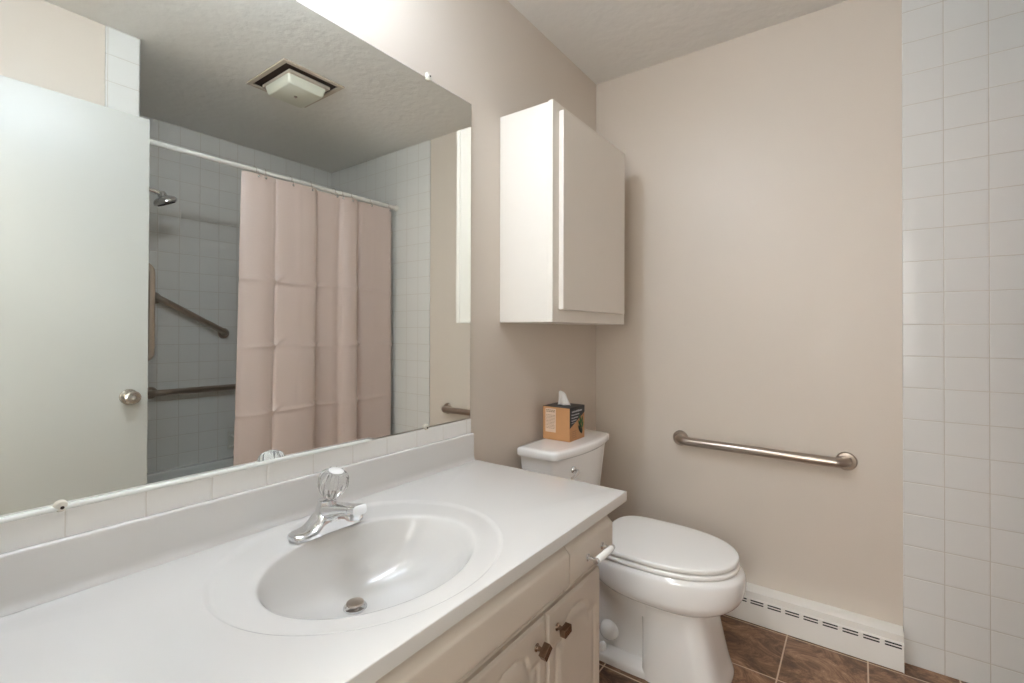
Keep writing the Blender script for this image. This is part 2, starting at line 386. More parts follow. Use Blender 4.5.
def relief_front(name, y0, y1, z0, z1, hf, parent, step=.004, fine=()):
    """raised relief panel: outer face at FX+hf(y,z)"""
    def axis(a, b):
        n = max(2, round((b-a)/step)); s = {round(a+(b-a)*k/n, 6) for k in range(n+1)}
        for e in fine: s |= {round(a+e, 6), round(b-e, 6)}
        return sorted(s)
    ys, zs = axis(y0, y1), axis(z0, z1); bm = bmesh.new()
    g = [[bm.verts.new((FX+hf(y, z), y, z)) for z in zs] for y in ys]
    for i in range(len(ys)-1):
        for j in range(len(zs)-1): bm.faces.new((g[i][j], g[i+1][j], g[i+1][j+1], g[i][j+1]))
    loop = [g[i][0] for i in range(len(ys))]+[g[-1][j] for j in range(1, len(zs))]+[g[i][-1] for i in range(len(ys)-2, -1, -1)]+[g[0][j] for j in range(len(zs)-2, 0, -1)]
    back = [bm.verts.new((FX+.0003, v.co.y, v.co.z)) for v in loop]
    for i in range(len(loop)):
        j = (i+1) % len(loop); bm.faces.new((loop[j], loop[i], back[i], back[j]))
    bm.faces.new(back)
    return build(name, bm, 'white_paint', parent, smooth=True, angle=50)
def door_front(y0, y1, z0, z1):
    path = cathedral(y0, y1, z0, z1); segs = list(zip(path, path[1:]+path[:1]))
    def hf(y, z):
        e = min(y-y0, y1-y, z-z0, z1-z); h = .0175 - .006*(1-sstep(0, .007, e))
        d = min(seg_d((y, z), a, b) for a, b in segs)
        h -= .0040*math.exp(-(d/.0042)**2)
        if inside((y, z), path): h += .0010*sstep(.012, .02, d)-.0016*(1-sstep(.003, .017, d))
        return h
    return relief_front('door', y0, y1, z0, z1, hf, vc, .0042, (.002, .004, .007))
def drawer_front(name, y0, y1, z0, z1):
    def hf(y, z):
        e = min(z-z0, z1-z)
        h = .027 + .003*sstep(0, .003, e) + .0135*sstep(.009, .026, e) - .0030*math.exp(-((e-.0075)/.0018)**2)
        return h
    return relief_front(name, y0, y1, z0, z1, hf, vc, .02, (.0015, .003, .0045, .006, .0075, .009, .0105, .012, .016, .02, .024, .028))
ZD0, ZD1, ZF0, ZF1 = .115, .558, .584, .697
def knob(door, y, z, tilt):
    bm = bmesh.new()
    lathe(bm, [(0, 0), (.0085, 0), (.0085, .002), (.0055, .004), (.0042, .012), (.006, .0165), (0, .0165)], (FX+.0178, y, z), (1, 0, 0), 20)
    mt = Matrix.Translation((FX+.0178+.022, y, z)) @ Matrix.Rotation(tilt, 4, 'X')
    vs = box(bm, -.0075, .0075, -.0085, .0085, -.0140, .0140)
    for v in vs: v.co = mt @ v.co
    build('knob', bm, 'bronze', door, bevel=.0012)
d = door_front(.8685, 1.1245, ZD0, ZD1); knob(d, .906, .513, -1.45)
d = door_front(.6110, .8645, ZD0, ZD1); knob(d, .824, .511, -.92)
d = door_front(.3545, .6075, ZD0, ZD1); d = door_front(.098, .3510, ZD0, ZD1)
drawer_front('false_drawer_front', .277, .9145, ZF0, ZF1)
drawer_front('drawer', .020, .2735, ZF0, ZF1)
d = drawer_front('drawer', .9182, 1.139, ZF0, ZF1)
bm = bmesh.new(); hx = FX+.0437
for y in (.999, 1.075):
    lathe(bm, [(0, 0), (.0085, 0), (.0085, .003), (.005, .005), (.0045, .022), (0, .022)], (hx, y, .637), (1, 0, 0), 16)
tube(bm, [(hx+.026, .989, .637), (hx+.026, 1.085, .637)], .0062, 16)
h = build('pull_handle', bm, 'chrome', d, smooth=True)
bm = bmesh.new(); tube(bm, [(hx+.026, .9985, .637), (hx+.026, 1.003, .637), (hx+.026, 1.037, .637), (hx+.026, 1.071, .637), (hx+.026, 1.0755, .637)], [.0066, .0080, .0084, .0080, .0066], 18)
g = build('grip', bm, 'seat', h, smooth=True)
g['label'] = 'white ceramic grip'

# ---- countertop with integral bowl
ct = thing('countertop', 'white cultured marble countertop with integral oval sink bowl', 'countertop', (0, 0, 0))
X0, X1, Y0, Y1 = .0105, .560, YN+.002, 1.226
ic, ir = (.315, .592), (.170, .212)      # inner oval
oc, orr = (.285, .598), (.250, .279)     # outer faint oval
dc, ddz = (.247, .592), -.128            # drain
N = 144
ang = [2*PI*k/N for k in range(N)]
cc = (.30, .595)
for X, Y in ((X0, Y0), (X1, Y0), (X1, Y1), (X0, Y1)):
    a = math.atan2(Y-cc[1], X-cc[0]) % (2*PI); k = min(range(N), key=lambda i: abs((ang[i]-a+PI) % (2*PI)-PI)); ang[k] = a
def rect_pt(a, x0, x1, y0, y1):
    c, s = math.cos(a), math.sin(a); t = 1e9
    if c > 1e-9: t = min(t, (X1-cc[0])/c)
    if c < -1e-9: t = min(t, (X0-cc[0])/c)
    if s > 1e-9: t = min(t, (Y1-cc[1])/s)
    if s < -1e-9: t = min(t, (Y0-cc[1])/s)
    x, y = cc[0]+c*t, cc[1]+s*t
    return min(max(x, x0), x1), min(max(y, y0), y1)
rings = []
def ring_e(c, r, z): rings.append([(c[0]+r[0]*math.cos(a), c[1]+r[1]*math.sin(a), z) for a in ang])
DR = .021
prof = [(0.0, -.1280), (.10, -.1272), (.22, -.1245), (.36, -.1185), (.50, -.109), (.62, -.097), (.73, -.081), (.82, -.062), (.89, -.042), (.94, -.025), (.972, -.0150), (.992, -.0090), (1.010, -.0058), (1.03, -.0046)]
for e, z in prof:
    c = (lerp(dc[0], ic[0], e), lerp(dc[1], ic[1], e)); q = min(e, 1.03)
    r = (lerp(DR, ir[0], e), lerp(DR, ir[1], e)); ring_e(c, r, CT+z)
for t, z in ((.15, -.0042), (.5, -.0040), (.80, -.0040), (.90, -.0038), (.96, -.0028), (1.02, -.0010), (1.06, -.0002), (1.09, 0.0)):
    r1 = (ir[0]*1.03, ir[1]*1.03)
    c = (lerp(ic[0], oc[0], t), lerp(ic[1], oc[1], t)); r = (lerp(r1[0], orr[0], t), lerp(r1[1], orr[1], t)); ring_e(c, r, CT+z)
e_ = .0022
rings = [[(min(max(x, X0+e_), X1-e_), y, z) for x, y, z in R_] for R_ in rings]
rings.append([rect_pt(a, X0+e_, X1-e_, Y0+e_, Y1-e_)+(CT,) for a in ang])
for q in (.25, .5, .75, 1.0):
    s_, c_ = 1-math.sin(q*PI/2), 1-math.cos(q*PI/2)
    rings.append([rect_pt(a, X0+e_*s_, X1-e_*s_, Y0+e_*s_, Y1-e_*s_)+(CT-e_*c_,) for a in ang])
rings.append([rect_pt(a, X0, X1, Y0, Y1)+(CT-.026,) for a in ang])
inn = [(X0+.02, X1-.019, Y0+.02, Y1-.03)]
rings.append([rect_pt(a, *inn[0])+(CT-.026,) for a in ang])
# underside bowl shell closes the solid
for e, z in ((1.10, -.028), (1.06, -.06), (.95, -.095), (.6, -.14), (.1, -.15)):
    c = (lerp(dc[0], ic[0], e), lerp(dc[1], ic[1], e)); ring_e(c, (min(lerp(DR, ir[0], e), .171), lerp(DR, ir[1], e)), CT+z)
bm = bmesh.new(); loft(bm, rings, cap0=True, cap1=True)
build('counter_top', bm, 'marble', ct, smooth=True, angle=60)
bm = bmesh.new()
SZ = .820
poly = [(.0095, CT+.0005), (.0310, CT+.0005), (.0295, CT+.003), (.0268, CT+.007), (.0250, CT+.013), (.0243, CT+.020), (.0240, SZ-.005), (.0232, SZ-.002), (.0212, SZ), (.0125, SZ), (.0098, SZ-.001)]
extrude_y(bm, poly, Y0+.001, 1.2165)
build('backsplash', bm, 'marble', ct, smooth=True, angle=50)
bm = bmesh.new()
zd = CT-.1275
lathe(bm, [(.0, 0), (.0225, 0), (.0235, .0015), (.0225, .0035), (.019, .003), (.0175, .0005), (0, .0003)], (dc[0], dc[1], zd), n=36)
dn = build('drain', bm, 'chrome', ct, smooth=True)
bm = bmesh.new()
lathe(bm, [(0, 0), (.006, 0), (.006, .004), (.0165, .0065), (.0175, .009), (.0165, .0112), (.008, .0128), (0, .0131)], (dc[0], dc[1], zd+.001), n=32)
build('stopper', bm, 'steel', dn, smooth=True)

# ---- faucet
FXc, FYc = .126, .606
fc = thing('faucet', 'chrome single handle faucet with clear acrylic knob on the white countertop', 'faucet', (FXc, FYc, CT-.0015))
bm = bmesh.new(); rr = []
HF = [(-.0795, .006, .004), (-.0785, .0145, .0095), (-.075, .0210, .0125), (-.066, .0265, .0140), (-.052, .0290, .0145), (-.040, .0295, .018), (-.030, .029, .028), (-.021, .0275, .039), (0, .027, .043)]
HF = HF + [(-a, b, c) for a, b, c in HF[-2::-1]]
for y, wd, ht in spline(HF, 3):
    ring = []; y *= 1.05
    for k in range(20):
        a = PI*k/19; cxx = math.cos(a); sx = math.sin(a)
        ring.append((wd*(abs(cxx)**.75)*(1 if cxx > 0 else -1), y, max(.0008, ht*sx**.55 if sx > 0 else 0)))
    rr.append(ring)
loft(bm, rr); build('base', bm, 'chrome', fc, smooth=True, angle=60)
bm = bmesh.new()
lathe(bm, [(.0, .02), (.028, .02), (.0265, .03), (.024, .042), (.0215, .054), (.0195, .061), (.0195, .0635), (.0165, .0645), (0, .0645)], (0, 0, 0), n=32)
build('body', bm, 'chrome', fc, smooth=True)
bm = bmesh.new(); rr = []
for x, z, wy, hz in spline([(.004, .036, .0225, .020), (.03, .044, .0205, .0165), (.055, .052, .018, .0125), (.078, .0575, .0165, .0105), (.092, .0605, .0165, .0100), (.0925, .0605, .0155, .0090), (.0955, .061, .0155, .0090), (.096, .061, .0165, .0105), (.116, .0655, .0165, .0105)], 4):
    rr.append([(x, wy*(abs(math.cos(2*PI*k/24))**.45)*math.copysign(1, math.cos(2*PI*k/24)), z+hz*(abs(math.sin(2*PI*k/24))**.5)*math.copysign(1, math.sin(2*PI*k/24))) for k in range(24)])
loft(bm, rr); build('spout', bm, 'chrome', fc, smooth=True, angle=50)
bm = bmesh.new(); lathe(bm, [(0, 0), (.0105, 0), (.0118, .002), (.0118, .013), (0, .013)], (.100, 0, .0435), n=28)
build('aerator', bm, 'chrome', fc, smooth=True)
bm = bmesh.new(); rr = []
KP = [(.006, .066), (.0165, .067), (.0215, .074), (.0275, .083), (.0335, .094), (.0355, .104), (.0345, .114), (.030, .123), (.0235, .129), (.0150, .131), (.0140, .127), (.004, .1265)]
for r_, z_ in KP:
    lob = .16 if .018 < r_ else 0
    rr.append([(r_*(1+lob*(.5*math.cos(2*PI*k/48*10)))*math.cos(2*PI*k/48), r_*(1+lob*(.5*math.cos(2*PI*k/48*10)))*math.sin(2*PI*k/48), z_) for k in range(48)])
TM = Matrix.Translation((.002, .004, .0665)) @ Matrix.Rotation(.30, 4, 'Y') @ Matrix.Rotation(-.06, 4, 'X') @ Matrix.Diagonal((.88, .88, .98, 1)) @ Matrix.Translation((0, 0, -.0655))
loft(bm, rr)
for v in bm.verts: v.co = TM @ v.co
hd = build('knob_handle', bm, 'acrylic', fc, smooth=True, angle=25)
hd['label'] = 'clear faceted acrylic knob'
bm = bmesh.new(); lathe(bm, [(0, .070), (.010, .070), (.0115, .078), (.007, .084), (.005, .090), (0, .090)], n=12)
for v in bm.verts: v.co = TM @ v.co
build('stem', bm, 'nickel', hd, smooth=True)
bm = bmesh.new(); lathe(bm, [(0, .1275), (.0185, .1275), (.0185, .1315), (.012, .1335), (0, .134)], n=24)
for v in bm.verts: v.co = TM @ v.co
build('index_cap', bm, 'porcelain', hd, smooth=True)

# ================================================================== WALL CABINET
wc = thing('wall_cabinet', 'cream wall cabinet mounted above the toilet', 'cabinet', (0, 1.69, 1.195))
bm = bmesh.new(); box(bm, .001, .209, -.304, .303, .0, .757); bb = build('body', bm, 'cab_white', wc, bevel=.0012)
bm = bmesh.new()
for b_ in ((.2095, .228, -.305, -.262, 0, .760), (.2095, .228, .262, .305, 0, .760), (.2095, .228, -.262, .262, 0, .05), (.2095, .228, -.262, .262, .71, .760)): box(bm, *b_)
build('face_frame', bm, 'cab_white', wc, bevel=.001)
bm = bmesh.new(); vs = box(bm, .2285, .2485, -.267, .262, .043, .733)
build('door', bm, 'cab_white', wc, bevel=.003, seg=2)

# ================================================================== TOILET
TY = 1.680
tl = thing('toilet', 'white two piece toilet with closed lid between vanity and far wall', 'toilet', (.03, TY, 0))
OX = -.03
def egg(x0, x1, b, z, n=72, p=2.2, pb=3.2, mid=.44, dy=0):
    c = lerp(x0, x1, mid); out = []
    for k in range(n):
        a = 2*PI*k/n; ca, sa = math.cos(a), math.sin(a)
        e = p if ca > 0 else pb
        rx = (x1-c) if ca > 0 else (c-x0)
        out.append((OX+c+rx*math.copysign(abs(ca)**(2/e), ca), dy+b*math.copysign(abs(sa)**(2/e), sa), z))
    return out
bm = bmesh.new(); rr = []
# z, x0, x1, b, front exponent
keys = [(0.001, .470, .726, .134, 4.5), (.012, .470, .726, .134, 4.5), (.06, .470, .710, .131, 4.5), (.14, .470, .692, .128, 4.2), (.21, .468, .677, .127, 4.0), (.246, .466, .672, .127, 3.6),
        (.256, .42, .690, .132, 3.0), (.268, .34, .728, .158, 2.5), (.286, .29, .755, .177, 2.35), (.310, .266, .769, .184, 2.3), (.345, .260, .774, .186, 2.25), (.370, .262, .769, .184, 2.25), (.3835, .270, .755, .177, 2.25)]
for z, x0, x1, b, p in spline(keys, 5): rr.append(egg(x0, x1, b, z, p=p, pb=8 if z < .25 else 2.8, mid=.44 if z > .25 else .5))
loft(bm, rr)
# rear trap housing, floor flange, shelf under the tank
sub = [[(OX+x, y, z) for x, y in ((.16, -.078), (.49, -.078), (.49, .078), (.16, .078))] for z in (.001, .30)]
loft(bm, sub)
loft(bm, [egg(.17, .56, .133, .001, pb=5, p=5), egg(.17, .56, .133, .018, pb=5, p=5), egg(.172, .558, .126, .026, pb=5, p=5), egg(.19, .53, .09, .034, pb=5, p=5)])
loft(bm, [egg(.05, .46, .085, .24, pb=6, p=4), egg(.04, .46, .110, .285, pb=6, p=4), egg(.035, .46, .120, .32, pb=6, p=4), egg(.035, .46, .120, .375, pb=6, p=4)])
arc = [(.30, .285), (.328, .272), (.365, .248), (.403, .231), (.44, .215), (.470, .206)]
loft(bm, [[(OX+x, y, z) for x, z in arc+[(.50, .206), (.50, .33), (.20, .33), (.20, .32)]] for y in (-.124, -.118, .118, .124)])
for s in (1, -1):
    bmesh.ops.create_uvsphere(bm, u_segments=28, v_segments=18, radius=.037, matrix=Matrix.Translation((OX+.338, s*.072, .086)))
build('bowl', bm, 'porcelain', tl, smooth=True, angle=50)
for s in (1, -1):
    bm = bmesh.new(); lathe(bm, [(0, 0), (.0155, 0), (.0155, .008), (.012, .020), (.005, .026), (0, .027)], (OX+.325, s*.106, .0285), n=24)
    build('bolt_cap', bm, 'seat', tl, smooth=True)
def slab_egg(name, x0, x1, b, z0, z1, r, dome=0, mt='seat', dy=0):
    rr = []
    for q in (0, .25, .5, .75, 1):
        i = r*(1-math.sin(q*PI/2)); rr.append(egg(x0+i, x1-i, b-i, z0+r*(1-math.cos(q*PI/2)), p=2.25, pb=4.2, mid=.42, dy=dy))
    for q in (1, .75, .5, .25, 0):
        i = r*(1-math.sin(q*PI/2)); rr.append(egg(x0+i, x1-i, b-i, z1-r*(1-math.cos(q*PI/2)), p=2.25, pb=4.2, mid=.42, dy=dy))
    for s, d_ in ((.9, .35), (.75, .65), (.5, .88), (.2, 1)):
        c = lerp(x0, x1, .42); rr.append(egg(lerp(c, x0, s), lerp(c, x1, s), b*s, z1+dome*d_, p=2.25, pb=4.2, mid=.42, dy=dy))
    bm = bmesh.new(); loft(bm, rr); return build(name, bm, mt, tl, smooth=True, angle=60)
slab_egg('seat', .290, .755, .180, .3855, .4020, .006)
slab_egg('lid', .289, .752, .181, .4055, .4225, .006, .004)
for s in (1, -1):
    bm = bmesh.new(); tube(bm, [(OX+.283, s*.08-.025, .395), (OX+.283, s*.08+.025, .395)], .011, 16); build('hinge_cap', bm, 'seat', tl, smooth=True)
# tank
def tank_ring(xb, xf, hw, bow, z, cr=.03, dy=.006):
    """rounded plan with bowed front: back at xb, front at xf in the middle"""
    pts = []; n = 10
    for k in range(n+1): t = k/n; y = lerp(-hw+.012, hw-.012, t); pts.append((xb, y))      # back
    for k in range(1, 5): a = PI/2*k/5; pts.append((xb+.012*(1-math.cos(a)), hw-.012+.012*math.sin(a)))
    pts.append((xb+.012, hw))
    xs = xf-bow-cr
    for k in range(1, 6): pts.append((lerp(xb+.012, xs, k/6), hw))
    for k in range(0, 9):
        a = PI/2*k/8; pts.append((xs+cr*math.sin(a)*1.0, hw-cr*(1-math.cos(a))))
    fr = []
    for k in range(1, 20):
        t = k/20; y = lerp(hw-cr, -hw+cr, t); q = (y/(hw-cr)); fr.append((xs+cr+bow*(1-q*q), y))
    pts += fr
    for k in range(8, -1, -1):
        a = PI/2*k/8; pts.append((xs+cr*math.sin(a), -hw+cr*(1-math.cos(a))))
    for k in range(5, 0, -1): pts.append((lerp(xb+.012, xs, k/6), -hw))
    pts.append((xb+.012, -hw))
    for k in range(4, 0, -1): a = PI/2*k/5; pts.append((xb+.012*(1-math.cos(a)), -hw+.012-.012*math.sin(a)))
    return [(OX+x, y+dy, z) for x, y in pts]
bm = bmesh.new()
loft(bm, [tank_ring(.055, .178, .150, .012, .378), tank_ring(.045, .186, .158, .014, .392), tank_ring(.038, .200, .186, .018, .50), tank_ring(.034, .210, .206, .022, .62), tank_ring(.032, .216, .217, .024, .694)])
build('tank', bm, 'porcelain', tl, smooth=True, angle=50)
bm = bmesh.new()
loft(bm, [tank_ring(.034, .216, .218, .024, .6945), tank_ring(.029, .226, .229, .026, .697), tank_ring(.027, .230, .232, .027, .703), tank_ring(.027, .230, .232, .027, .720), tank_ring(.029, .228, .230, .027, .7255), tank_ring(.034, .222, .224, .026, .7285), tank_ring(.045, .205, .21, .022, .7295)])
build('tank_lid', bm, 'porcelain', tl, smooth=True, angle=50)
bm = bmesh.new()
ly, lz = -.110, .648; lx = OX+.2065
lathe(bm, [(0, 0), (.0135, 0), (.0135, .004), (.010, .009), (.006, .012), (0, .012)], (lx, ly, lz), (1, 0, 0), 22)
tube(bm, spline([(lx+.010, ly, lz), (lx+.020, ly, lz-.001), (lx+.026, ly-.010, lz-.005), (lx+.027, ly-.030, lz-.012), (lx+.024, ly-.050, lz-.018)], 4), [.0055]*13+[.005, .0055, .006, .006], 12)
build('flush_lever', bm, 'chrome', tl, smooth=True)

# ================================================================== TISSUE BOX on the tank lid
S = .123
tb = thing('tissue_box', 'brown and black tissue box standing on the toilet tank lid', 'tissue box', (.034+S/2, 1.633+S/2, .7305))
h2 = S/2
bm = bmesh.new(); vs = box(bm, -h2, h2, -h2, h2, 0, .131); build('carton', bm, ['kraft'], tb, bevel=.0008)
# black printed top with the opening, and the black corner wrapping over the front side
bm = bmesh.new(); box(bm, -h2-.0002, h2+.0002, -h2-.0002, h2+.0002, .1312, .1322)
build('top_print', bm, 'boxblack', tb)
bm = bmesh.new(); extrude_x(bm, [(-h2, .1312), (h2, .1312), (h2, .104), (-h2, .052)], h2+.0002, h2+.0007); p_ = build('black_print', bm, 'boxblack', tb)
bm = bmesh.new()
for z0, y0, y1, hgt in ((.112, -.045, .035, .008), (.1005, -.048, .012, .005), (.089, -.048, .000, .005), (.078, -.048, -.012, .005), (.070, -.048, -.022, .003)):
    y = y0
    while y < y1: 
        wd = random.uniform(.003, .006); box(bm, h2+.0008, h2+.0011, y, y+wd, z0, z0+hgt*random.uniform(.6, 1)); y += wd+.0022
build('lettering', bm, 'whiteink', p_)
bm = bmesh.new()
for z0 in (.012, .02, .028, .036):
    y = -.045
    while y < -.01: wd = random.uniform(.003, .007); box(bm, h2+.0002, h2+.0005, y, y+wd, z0, z0+.002); y += wd+.002
build('lettering', bm, 'ink', tb)
def leaf(bm, y, z, a, L, W):
    pts = []
    for k in range(9): t = k/8; pts.append((t*L, W*math.sin(PI*t)**.8))
    for k in range(7, 0, -1): t = k/8; pts.append((t*L, -W*math.sin(PI*t)**.8))
    out = [(y+math.cos(a)*u-math.sin(a)*v, z+math.sin(a)*u+math.cos(a)*v) for u, v in pts]
    extrude_x(bm, out, h2+.0008, h2+.0012)
bm = bmesh.new()
for a in ((.030, .060, 1.9, .04, .0065), (.034, .045, 2.3, .042, .0065), (.036, .040, 1.1, .030, .0065), (.036, .055, 1.4, .035, .006)): leaf(bm, *a)
build('leaf_print', bm, 'leaf', tb)
bm = bmesh.new()
for a in ((.032, .020, 2.2, .045, .006), (.036, .018, 1.6, .03, .0055), (.028, .030, 1.9, .04, .005)): leaf(bm, *a)
for v in bm.verts: v.co.x += .0006
build('leaf_print', bm, 'leafdark', tb)
bm = bmesh.new(); box(bm, -h2+.012, -h2+.060, -h2-.0006, -h2-.0001, .030, .124); pl_ = build('print_panel', bm, 'label', tb)
bm = bmesh.new()
for i, z0 in enumerate([.116, .110]+[.097-.0058*k for k in range(10)]):
    x = -h2+.016
    while x < -h2+.054: wd = random.uniform(.004, .011); box(bm, x, min(x+wd, -h2+.056), -h2-.0010, -h2-.0007, z0, z0+(.0035 if i < 2 else .0016)); x += wd+.002
build('lettering', bm, 'ink', pl_)
bm = bmesh.new(); G = []
for j in range(9):
    t = j/8; row = []
    for i in range(15):
        s = i/14; wd = .033*(1-.58*t**1.3); x = (s-.5)*2*wd*.5 ; 
        row.append(bm.verts.new(((s-.5)*.056*(1-.42*t) - .006*t + .002, -.002+.007*math.sin(s*9+t*2)*(1-.5*t)-.004*t, .1326+.060*t-(.020*t*abs(s-.3)))))
    G.append(row)
for j in range(8):
    for i in range(14): bm.faces.new((G[j][i], G[j][i+1], G[j+1][i+1], G[j+1][i]))
ob = build('tissue', bm, 'tissue', tb, smooth=True, angle=180); md = ob.modifiers.new('s', 'SOLIDIFY'); md.thickness = .0012
ob.rotation_euler = (0, 0, .15)

# ================================================================== GRAB BARS
def grab_bar(name, p0, p1, nrm, label, r=.0185, off=.054, br=.032, fr=.034, mt='steel'):
    p0, p1, n = Vector(p0), Vector(p1), Vector(nrm).normalized(); t = (p1-p0).normalized()
    root = thing(name, label, 'grab bar', p0, 'stainless steel grab bars'); L = (p1-p0).length
    pts = [n*.004]
    pts.append(n*(off-br)); 
    for k in range(1, 9):
        a = PI/2*k/8; pts.append(n*(off-br+br*math.sin(a)) + t*(br*(1-math.cos(a))))
    pts.append(n*off+t*(L/2))
    for k in range(0, 9):
        a = PI/2*k/8; pts.append(n*(off-br+br*math.cos(a)) + t*(L-br+br*math.sin(a)))
    pts.append(n*.004+t*L)
    bm = bmesh.new(); tube(bm, pts, r, 24); build('bar', bm, mt, root, smooth=True, angle=60)
    for q in (Vector(), t*L):
        bm = bmesh.new(); lathe(bm, [(r+.0003, .0015), (fr, .0015), (fr, .005), (fr-.004, .0095), (r+.003, .0105), (r+.0003, .0105)], q, n, 36, cap=False)
        build('flange', bm, mt, root, smooth=True)
    return root
grab_bar('grab_bar', (.420, D, .6865), (1.030, D, .681), (0, -1, 0), 'short horizontal grab bar on the beige far wall beside the toilet')
grab_bar('grab_bar', (A-.008, 1.016, 1.355), (A-.008, 1.392, 1.148), (-1, 0, 0), 'slanted grab bar on the tub tiles, seen in the mirror')
grab_bar('grab_bar', (A-.008, 1.00, .800), (A-.008, 1.80, .800), (-1, 0, 0), 'horizontal grab bar low on the tub tiles, running behind the curtain in the mirror')
grab_bar('grab_bar', (1.49, YS, 1.037), (1.49, YS, 1.452), (0, 1, 0), 'upright grab bar at the tub entry beside the door edge in the mirror', off=.058)

# ================================================================== BASEBOARD HEATER
hz = thing('baseboard_heater', 'white baseboard heater along the far wall beside the toilet', 'heater', (.20, D, 0))
prof_ = [(0, .003), (-.078, .003), (-.078, .006), (-.0705, .0930), (-.0605, .0945), (-.0605, .0975), (-.0640, .099), (-.0635, .1195), (-.056, .1240), (0, .1240)]
bm = bmesh.new(); extrude_x(bm, [(y-.001, z) for y, z in prof_], 0, .989)
build('casing', bm, 'heater', hz, bevel=.0006)
bm = bmesh.new()
x = .9400
while x > .05:
    for z0 in (.0772, .0868): extrude_x(bm, [(-.079-.0004+(z-.006)*.0075/.087+q, z) for z, q in ((z0, 0), (z0+.0045, 0), (z0+.0045, .0003), (z0, .0003))], x, x+.046)
    x -= .0605
build('louver_slot', bm, 'black', hz)
bm = bmesh.new(); extrude_x(bm, [(y*1.02-.001, z*1.01 if z > .05 else .002) for y, z in prof_], .9892, .992); build('end_cap', bm, 'heater', hz)

# ================================================================== TUB, CURTAIN, SHOWER
def rrect(x0, x1, y0, y1, r, z, n=8):
    out = []
    for cx_, cy_, a0 in ((x1-r, y0+r, -PI/2), (x1-r, y1-r, 0), (x0+r, y1-r, PI/2), (x0+r, y0+r, PI)):
        for k in range(n+1): a = a0+PI/2*k/n; out.append((cx_+r*math.cos(a), cy_+r*math.sin(a), z))
    return out
TX0, TX1, TY0, TY1 = 1.578, A-.009, YS+.001, D-.009
bt = thing('bathtub', 'white bathtub in the tiled alcove behind the curtain', 'bathtub', (0, 0, 0))
bm = bmesh.new(); RZ = .335
loft(bm, [rrect(TX0, TX1, TY0, TY1, .004, .001), rrect(TX0, TX1, TY0, TY1, .004, RZ-.012), rrect(TX0+.004, TX1, TY0, TY1, .006, RZ-.003), rrect(TX0+.012, TX1-.002, TY0+.002, TY1-.002, .01, RZ),
          rrect(TX0+.06, TX1-.05, TY0+.07, TY1-.07, .10, RZ), rrect(TX0+.075, TX1-.065, TY0+.085, TY1-.085, .10, RZ-.015), rrect(TX0+.10, TX1-.085, TY0+.11, TY1-.13, .12, .16), rrect(TX0+.14, TX1-.12, TY0+.16, TY1-.22, .12, .07), rrect(TX0+.2, TX1-.18, TY0+.22, TY1-.28, .10, .06)])
build('tub_shell', bm, 'tub', bt, smooth=True, angle=40)

RX, RZ2 = 1.520, 2.012
rd = thing('curtain_rod', 'white shower curtain rod spanning the tub alcove', 'curtain rod', (RX, YS, RZ2))
bm = bmesh.new(); tube(bm, [(0, .012, 0), (0, .7, 0), (0, D-.008-YS-.012, 0)], .0125, 24); build('rod', bm, 'rod', rd, smooth=True)
for y0, n_ in ((.0005, 1), (D-.008-YS-.0005, -1)):
    bm = bmesh.new(); lathe(bm, [(0, 0), (.024, 0), (.024, .004), (.017, .016), (.0145, .03), (.0128, .03), (.0128, .0115), (0, .0115)], (0, y0, 0), (0, n_, 0), 28); build('end_flange', bm, 'rod', rd, smooth=True)

# folds: (y along the rod, x offset towards the tub)
FOLD = [(1.163, .018), (1.185, .004), (1.22, -.006), (1.27, -.013), (1.315, -.004), (1.332, .007), (1.35, -.004), (1.42, -.016), (1.50, -.023), (1.55, -.018), (1.567, -.002), (1.587, .024), (1.63, .018), (1.70, .012), (1.735, .017),
        (1.755, -.004), (1.79, -.021), (1.83, -.022), (1.852, -.004), (1.874, .024), (1.905, .010), (1.97, .004), (2.05, .000), (2.10, -.004), (2.13, .004)]
fp = spline(FOLD, 7)
CTOP, CBOT = 1.995, .155
nz = 260; me = bpy.data.meshes.new('shower_curtain'); V = []; Fc = []
for j in range(nz+1):
    z = lerp(CTOP, CBOT, j/nz); t = j/nz
    for i, (y, dx) in enumerate(fp):
        amp = .75+.45*sstep(0, .25, t)
        yy = y - .032*(1-sstep(0, 1, (y-1.16)/.3))*min(1, t*1.25) - .004*math.sin(t*5+y*7)
        x = RX-.004+dx*amp + .004*math.sin(6*t+9*y)*t
        c = 0
        for zc in (1.43, 1.078, .727):
            q = z - zc - .006*math.sin(y*11+zc*5)
            c += .0085*math.exp(-abs(q)/.009) * (.7+.3*math.sin(y*23+zc*9))
            for yc in (1.330, 1.565, 1.875):        # puckers where the packing creases cross
                u_ = (y-yc); c += .016*math.exp(-(u_/.036)**2)*math.exp(-abs(q-abs(u_)*.9)/.010)
        for yc in (1.330, 1.452, 1.690, 1.985): c += .0035*math.exp(-abs(y-yc)/.007)
        # soft drape between hooks
        V.append((x-c, yy, z))
n = len(fp)
for j in range(nz):
    for i in range(n-1):
        a = j*n+i; Fc.append((a, a+1, a+n+1, a+n))
me.from_pydata(V, [], Fc)
for p in me.polygons: p.use_smooth = True
sc_ = link('shower_curtain', me, 'curtain'); tag(sc_, 'dusty pink fabric shower curtain hanging from the white rod', 'shower curtain')
md = sc_.modifiers.new('thick', 'SOLIDIFY'); md.thickness = .0012; md.offset = 0

